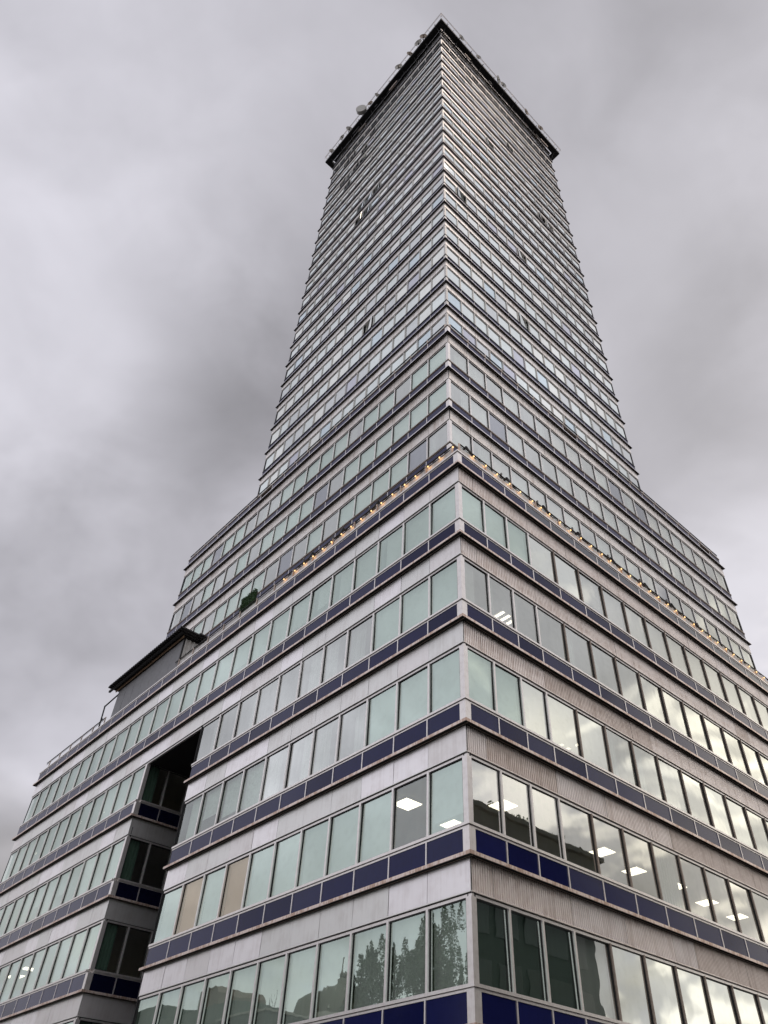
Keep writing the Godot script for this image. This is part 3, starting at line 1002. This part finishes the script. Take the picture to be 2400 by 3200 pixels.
func terrace() -> void:
	var left := Face.new(Vector3(0, TOP, 0), Vector3(0, 0, -1), Vector3(-1, 0, 0))
	var right := Face.new(Vector3(0, TOP, 0), Vector3(1, 0, 0), Vector3(0, 0, 1))
	railing("railing", right, 0.0, 0.3, 39.0, 1.52, 1.42, "post_metal", true)
	railing("railing", left, 0.0, 0.45, 21.9, 1.5, 1.42, "post_metal", true)
	railing("railing", left, 0.0, 30.3, 39.0, 1.62, 1.40, "post_metal", false)
	var ml := Face.new(Vector3(3.534, TOP - 0.44, -3.808), Vector3(0, 0, -1), Vector3(-1, 0, 0))
	var mr := Face.new(Vector3(3.534, TOP - 0.44, -3.808), Vector3(1, 0, 0), Vector3(0, 0, 1))
	railing("railing", ml, 5 * STOREY, 0.4, 30.0, 1.52, 1.30, "post_metal", false)
	railing("railing", mr, 5 * STOREY, 0.4, 30.6, 1.54, 1.30, "post_metal", false)
	var spots := [1.05, 1.75, 2.42, 3.17, 3.83, 4.59, 5.15, 5.71, 6.42, 7.13, 7.86, 8.59, 9.37, 10.02]
	while spots[-1] < 33.0:
		spots.append(spots[-1] + rng.randf_range(0.66, 0.84))
	string_light(right, spots, "string of warm bulbs along the railing above the ribbed metal side")
	string_light(left, [0.35, 1.1, 1.76, 2.49, 3.14, 3.9, 4.6, 5.25, 5.93, 6.6, 7.27, 7.98, 8.62, 9.33, 10.02, 10.73, 11.6], "string of warm bulbs along the railing above the smooth metal side")
	var where := [[1.05, 3.16, false, "bare black awning frame nearest the corner of the terrace"], [3.5, 5.48, false, "bare black awning frame, second from the terrace corner"],
		[5.88, 7.9, false, "bare black awning frame just before the first brown canopy"], [8.3, 10.55, true, "brown sagging canopy nearest the terrace corner"],
		[10.8, 13.1, true, "brown sagging canopy, middle one of three"], [13.5, 15.4, false, "bare black awning frame between two brown canopies"],
		[15.8, 18.2, true, "brown sagging canopy farthest from the terrace corner"]]
	for q in where:
		awning(right, q[0], q[1], q[2], q[3])
	awning(left, 5.3, 5.9, false, "small dark awning frame above the smooth side, nearest the corner")
	awning(left, 7.7, 8.5, false, "dark awning frame above the smooth side, middle of three")
	awning(left, 10.0, 10.7, false, "dark awning frame above the smooth side, nearest the green screen")
	# a screen of leaves on the railing
	var h := thing("hedge_screen", "square screen of green leaves standing on the terrace railing", "plant", left.at(15.6, 0.8, 0.55))
	put("screen_frame", box_mesh(Vector3(0.05, 2.0, 1.2)), M["black_metal"], h, Vector3(0.1, 0.95, 0))
	var st := tris()
	for i in 3400:
		var p := Vector3(rng.randf_range(-0.07, 0.06), rng.randf_range(0.35, 2.02), rng.randf_range(-0.66, 0.66))
		leaf(st, p, rng.randf_range(0.03, 0.065))
	var lv := put("leaves", st.commit(), M["hedge_leaf"], h)
	lv.set_meta("kind", "stuff")
	# lean-to shed behind the parapet
	var s := thing("rooftop_shed", "grey panelled lean-to shed with a black corrugated roof on the terrace", "shed", left.at(26.0, 0.1, 1.6))
	var o := s.position
	var zs := even(22.0, 29.95, 7)
	for i in 7:
		put("wall_panel", box_mesh(Vector3(0.05, 3.02, zs[i + 1] - zs[i] - 0.02)), M["shed_grey"], s, Vector3(0.36 + rng.randf_range(0.0, 0.015), TOP + 1.62, -(zs[i] + zs[i + 1]) * 0.5) - o)
	var side := Face.new(Vector3(0, TOP, -22.0), Vector3(1, 0, 0), Vector3(0, 0, 1))
	put("side_sheet", rib_sheet(side, 2.3, 3.05, 0.25, 0.07), M["white_sheet"], s, Vector3(1.55, TOP + 1.65, -21.97) - o)
	put("corner_strip", box_mesh(Vector3(0.08, 3.1, 0.08)), M["black_metal"], s, Vector3(0.37, TOP + 1.62, -21.95) - o)
	put("fascia_board", box_mesh(Vector3(0.06, 0.13, 8.3)), M["timber"], s, Vector3(0.22, TOP + 3.16, -26.0) - o)
	put("end_wall", box_mesh(Vector3(2.3, 3.0, 0.05)), M["shed_grey"], s, Vector3(1.55, TOP + 1.6, -29.95) - o)
	var rs := tris()
	var n := 38
	for i in n:
		var z0 := -21.35 - i * 0.235
		var q := []
		for c in [z0, z0 - 0.06, z0 - 0.1175, z0 - 0.18]:
			q.append(c)
		for k in 2:
			var za: float = z0 - k * 0.1175
			var yb := 0.05 * (1 - k)
			add_box(rs, Vector3(-0.28, 3.26 + yb, za - 0.118), Vector3(0.9, 3.34 + yb, za))
			add_box(rs, Vector3(0.9, 3.36 + yb, za - 0.118), Vector3(2.9, 3.44 + yb, za))
	put("roof_sheet", rs.commit(), M["roof_black"], s, Vector3(0.0, TOP, 0.0) - o)
	put("eaves_beam", box_mesh(Vector3(0.12, 0.12, 9.0)), M["black_metal"], s, Vector3(-0.02, TOP + 3.22, -26.1) - o)
	var pf := thing("pole_frame", "black pole with a crossbar leaning from the end of the shed", "frame", left.at(31.3, 0.8, 0.3))
	var ps := tris()
	tube(ps, Vector3.ZERO, Vector3(0, 1.95, -0.25), 0.045)
	tube(ps, Vector3(0, 1.9, -0.28), Vector3(0.05, 2.1, 1.5), 0.05)
	tube(ps, Vector3(0, 0.9, -0.14), Vector3(0, 0.9, 0.1), 0.03)
	put("pole", ps.commit(), M["black_metal"], pf)

func leaf(st: SurfaceTool, p: Vector3, r: float) -> void:
	var a := Vector3(rng.randfn(), rng.randfn(), rng.randfn()).normalized()
	var b := a.cross(Vector3(rng.randfn(), rng.randfn(), rng.randfn())).normalized()
	quad(st, p - a * r, p + b * r * 0.6, p + a * r, p - b * r * 0.6)

# ------------------------------------------------------------------ dishes on the roof walkway
func roof_dishes() -> void:
	var py := TOP + 28.9 * STOREY + 0.6
	var lathe := tris()
	var seg := 16
	for ring in 4:
		for i in seg:
			var q := []
			for c in [[ring, i], [ring, i + 1], [ring + 1, i + 1], [ring + 1, i]]:
				var r: float = c[0] / 4.0
				var t: float = TAU * c[1] / seg
				q.append(Vector3(cos(t) * r, sin(t) * r, 0.32 * (r * r)))
			quad(lathe, q[0], q[1], q[2], q[3])
			quad(lathe, q[3] + Vector3(0, 0, -0.06), q[2] + Vector3(0, 0, -0.06), q[1] + Vector3(0, 0, -0.06), q[0] + Vector3(0, 0, -0.06))
	var bowl := lathe.commit()
	# side, distance along from the corner, radius, height, turn, what tells it apart
	var list := [[0, 3.6, 0.55, 0.9, 40.0, "first dish from the corner on the left rim"], [0, 4.6, 0.62, 0.7, 15.0, "pale dish, second from the corner on the left rim"],
		[0, 6.5, 0.5, 0.6, 60.0, "brownish dish, third from the corner on the left rim"], [0, 8.9, 0.6, 0.9, 30.0, "upright tan dish, fourth from the corner on the left rim"],
		[0, 13.9, 0.4, 0.6, 70.0, "small dish above the middle bracket of the left rim"], [0, 15.4, 0.45, 0.5, 20.0, "dark dish just before the large drum dish"],
		[0, 17.4, 0.82, 1.0, 35.0, "large white drum dish standing out on the left rim"], [0, 20.6, 0.55, 0.8, 65.0, "tan dish beyond the large drum dish"],
		[0, 22.3, 0.5, 0.9, 10.0, "cream dish, second beyond the large drum dish"], [0, 25.0, 0.45, 0.7, 50.0, "small dish near the outer end of the left rim"],
		[1, 4.0, 0.5, 0.5, 30.0, "dish nearest the corner on the right rim"], [1, 7.6, 0.45, 0.6, 10.0, "dish, second from the corner on the right rim"],
		[1, 11.8, 0.6, 0.5, 55.0, "pale dish at the middle of the right rim"], [1, 13.0, 0.55, 0.8, 20.0, "cream dish just past the middle of the right rim"],
		[1, 18.2, 0.5, 0.5, 40.0, "white dish three quarters along the right rim"], [1, 21.6, 0.5, 0.5, 15.0, "dish near the outer end of the right rim"]]
	for q in list:
		var at := Vector3(5.9, py, -6.1 - q[1]) if q[0] == 0 else Vector3(5.9 + q[1], py, -6.0)
		var t := thing("dish_antenna", q[5], "dish antenna", at, "dishes round the roof walkway")
		var st := tris()
		tube(st, Vector3.ZERO, Vector3(0, q[3], 0), 0.05)
		put("mast", st.commit(), M["black_metal"], t)
		var yaw: float = (-90.0 + q[4]) if q[0] == 0 else (-30.0 + q[4])
		var turn := Basis(Vector3.UP, deg_to_rad(yaw)) * Basis(Vector3.RIGHT, deg_to_rad(14.0))
		var m: Material = M["dish_tan"] if int(q[1]) % 3 == 0 else M["dish_white"]
		put("reflector", bowl, m, t, Vector3(0, q[3], 0), turn.scaled_local(Vector3.ONE * q[2] * 1.0))
		if q[2] > 0.8 and q[0] == 0:
			var c := CylinderMesh.new()
			c.top_radius = q[2]
			c.bottom_radius = q[2]
			c.height = 0.6
			c.radial_segments = 20
			put("shroud", c, M["dish_white"], t, Vector3(0, q[3], 0) + turn * Vector3(0, 0, 0.5), turn * Basis(Vector3.RIGHT, PI / 2))
		var fd := tris()
		tube(fd, Vector3(0, q[3], 0), Vector3(0, q[3], 0) + turn * Vector3(0, 0, q[2] * 0.7), 0.03)
		put("feed_arm", fd.commit(), M["black_metal"], t)

# ------------------------------------------------------------------ ground and the things mirrored in the glass
func setting() -> void:
	var g := put("ground", box_mesh(Vector3(3000, 0.2, 3000)), M["asphalt"], self, Vector3(0, -0.1, 0))
	g.set_meta("kind", "structure")
	var p := put("pavement", box_mesh(Vector3(48, 0.14, 48)), M["paving"], self, Vector3(19.5, 0.07, -19.5))
	p.set_meta("kind", "structure")

func neighbours() -> void:
	# dark office block across the street from the ribbed side
	var b := thing("office_block", "dark green office block across the street, mirrored in the corner windows", "building", Vector3(20, 0, 34))
	put("wall", box_mesh(Vector3(42, 24.6, 20)), M["dark_render"], b, Vector3(0, 12.3, 0))
	put("roof", box_mesh(Vector3(42.6, 0.4, 20.6)), M["dark_render"], b, Vector3(0, 24.85, 0))
	for k in 6:
		for i in 13:
			put("window", box_mesh(Vector3(2.4, 2.2, 0.1)), M["dark_window"], b, Vector3(-18.6 + i * 3.1, 2.6 + k * 3.8, -10.02))
	for i in 3:
		var st := tris()
		for k in 90:
			leaf(st, Vector3(rng.randfn() * 0.5, rng.randf_range(0.0, 0.7), rng.randfn() * 0.3), rng.randf_range(0.06, 0.16))
		var pl := put("roof_plant", st.commit(), M["leaf"], b, Vector3(8.0 + i * 4.3, 25.0, -9.6))
		pl.set_meta("kind", "stuff")
	# feathery trees mirrored in the lowest windows of the smooth side
	var trees := [[-28.0, -30.3, 19.2, 2.5, "tallest feathery tree, mirrored in the lowest corner window"], [-26.5, -28.6, 17.2, 1.6, "narrow feathery tree at the right of the mirrored row"],
		[-29.5, -33.1, 19.3, 1.5, "slim feathery tree mirrored in the second lowest window from the corner"], [-28.0, -34.9, 18.2, 1.6, "feathery tree mirrored behind the mullion two panes from the corner"],
		[-28.0, -37.2, 18.2, 1.5, "feathery tree mirrored in the third lowest window from the corner"], [-28.0, -38.8, 17.2, 1.3, "shorter feathery tree at the left end of the mirrored row"]]
	for q in trees:
		feathery_tree(q[0], q[1], q[2], q[3], q[4])
	# domed hall
	var d := thing("domed_hall", "domed hall with a tall lantern, mirrored in a low window", "building", Vector3(-94, 0, -126))
	put("wall", box_mesh(Vector3(30, 26, 40)), M["stone"], d, Vector3(-4, 13, -2))
	var profile := [[6.2, 26.0], [6.2, 33.0], [5.9, 34.2], [4.9, 36.0], [3.4, 37.4], [1.5, 38.3], [1.1, 38.6], [1.1, 39.3], [0.7, 39.6]]
	lathe_part("dome", profile, M["dome_tile"], d)
	lathe_part("lantern", [[0.45, 39.5], [0.9, 39.9], [0.95, 40.3], [0.5, 40.9], [0.35, 41.2], [0.30, 43.4], [0.05, 43.6]], M["dome_tile"], d)
	for i in 12:
		var a := TAU * i / 12
		var st := tris()
		tube(st, Vector3(cos(a) * 6.25, 33, sin(a) * 6.25), Vector3(cos(a) * 3.5, 37.45, sin(a) * 3.5), 0.22)
		put("rib", st.commit(), M["stone"], d)
	lathe_part("drum", [[7.5, 26.0], [7.5, 31.6], [7.0, 32.4]], M["stone"], d)
	var d2 := thing("side_dome_hall", "lower rounded hall beside the tall dome, mirrored in a low window", "building", Vector3(-98, 0, -139))
	lathe_part("wall", [[5.5, 0.0], [5.5, 32.0], [5.7, 32.4]], M["stone"], d2)
	lathe_part("dome", [[5.4, 32.2], [5.2, 35.2], [4.0, 37.6], [2.0, 39.0], [0.1, 39.6]], M["dome_tile"], d2)
	# plain blocks along the far street
	var t1 := thing("tan_block", "tan block with a chamfered top, mirrored in the low windows near the slot", "building", Vector3(-66, 0, -121.5))
	prism_wall(t1, [Vector2(-3.9, 0), Vector2(-3.9, 32), Vector2(2.4, 32), Vector2(3.6, 30.8), Vector2(3.6, 0)], 9.0, M["tan_render"])
	for k in 7:
		for i in 2:
			put("window", box_mesh(Vector3(0.1, 1.6, 1.3)), M["dark_window"], t1, Vector3(4.52, 6.0 + k * 3.5, -1.6 + i * 2.8))
	var t2 := thing("green_block", "long green grey block under the tan one, mirrored near the slot", "building", Vector3(-66, 0, -128))
	put("wall", box_mesh(Vector3(10, 28.6, 44)), M["green_render"], t2, Vector3(1.0, 14.3, -4.0))
	put("stair_house", box_mesh(Vector3(8, 3.0, 12)), M["green_render"], t2, Vector3(1.0, 30.05, -16))
	for k in 6:
		for i in 12:
			put("window", box_mesh(Vector3(0.1, 1.7, 1.8)), M["dark_window"], t2, Vector3(6.02, 4.0 + k * 4.0, -24.0 + i * 3.5))
	var t3 := thing("brown_block", "low brown block with roof poles, mirrored left of the dome", "building", Vector3(-66, 0, -108))
	put("wall", box_mesh(Vector3(10, 26.0, 13)), M["dark_render"], t3, Vector3(1.0, 13.0, 0))
	put("roof", box_mesh(Vector3(10.4, 0.3, 13.4)), M["stone"], t3, Vector3(1.0, 26.2, 0))
	for k in 3:
		var st := tris()
		tube(st, Vector3(3, 26.3, 3.0 + k * 0.9), Vector3(3, 28.5 + k * 0.5, 3.0 + k * 0.9), 0.05)
		put("roof_pole", st.commit(), M["black_metal"], t3)
	for k in 5:
		for i in 4:
			put("window", box_mesh(Vector3(0.1, 1.7, 1.6)), M["dark_window"], t3, Vector3(6.02, 4.0 + k * 4.2, -4.5 + i * 3.0))

func lathe_part(called: String, prof: Array, m: Material, parent: Node) -> void:
	var st := tris()
	var seg := 28
	st.set_smooth_group(0)
	for k in prof.size() - 1:
		for i in seg:
			var q := []
			for c in [[k, i], [k + 1, i], [k + 1, i + 1], [k, i + 1]]:
				var t: float = TAU * c[1] / seg
				q.append(Vector3(cos(t) * prof[c[0]][0], prof[c[0]][1], sin(t) * prof[c[0]][0]))
			for v in [q[0], q[1], q[2], q[0], q[2], q[3]]:
				st.add_vertex(v)
	st.generate_normals()
	put(called, st.commit(), m, parent)

func prism_wall(t: Node3D, outline: Array, deep: float, m: Material) -> void:
	# an outline in z and y, drawn out along x
	var c := CSGPolygon3D.new()
	c.name = "wall"
	c.polygon = PackedVector2Array(outline)
	c.depth = deep
	c.material = m
	t.add_child(c, true)
	c.rotation_degrees = Vector3(0, -90, 0)
	c.position = Vector3(-deep * 0.5, 0, 0)

func feathery_tree(x: float, z: float, high: float, wide: float, label: String) -> void:
	var t := thing("feathery_tree", label, "tree", Vector3(x, 0, z), "trees across the street")
	var st := tris()
	tube(st, Vector3.ZERO, Vector3(0.2, high * 0.55, 0.1), 0.32, 8, 0.18)
	tube(st, Vector3(0.2, high * 0.55, 0.1), Vector3(0.0, high * 0.95, 0), 0.18, 8, 0.03)
	var tips := []
	for i in 46:
		var y := rng.randf_range(0.25, 0.95)
		var a := rng.randf() * TAU
		var r := wide * pow(sin(PI * clampf((1.0 - y) * 1.05 + 0.08, 0.0, 1.0)), 0.6) * rng.randf_range(0.6, 1.1)
		var p := Vector3(cos(a) * r, high * y + r * 0.9, sin(a) * r)
		if p.y > high:
			p.y = high - rng.randf() * 0.6
		tube(st, Vector3(0.1, high * y - 0.6, 0.05), p, 0.06, 5, 0.015)
		tips.append(p)
	put("trunk", st.commit(), M["bark"], t)
	var lv := tris()
	# plumes: each limb carries upright feathers of small leaves
	for p in tips:
		var tall := rng.randf_range(1.2, 2.4)
		for k in 260:
			var h := rng.randf()
			var w := 0.34 * pow(1.0 - h, 0.7) + 0.05
			var a := rng.randf() * TAU
			var r := w * sqrt(rng.randf())
			leaf(lv, p + Vector3(cos(a) * r, (h - 0.55) * tall, sin(a) * r), rng.randf_range(0.05, 0.11))
	for k in 2600:
		var y := rng.randf_range(0.25, 0.93)
		var a := rng.randf() * TAU
		var r := wide * 0.8 * sqrt(rng.randf()) * pow(sin(PI * clampf((1.0 - y) * 1.05 + 0.05, 0.0, 1.0)), 0.6)
		leaf(lv, Vector3(cos(a) * r, high * y, sin(a) * r), rng.randf_range(0.07, 0.15))
	var c := put("crown", lv.commit(), M["leaf"], t)
	c.set_meta("kind", "stuff")
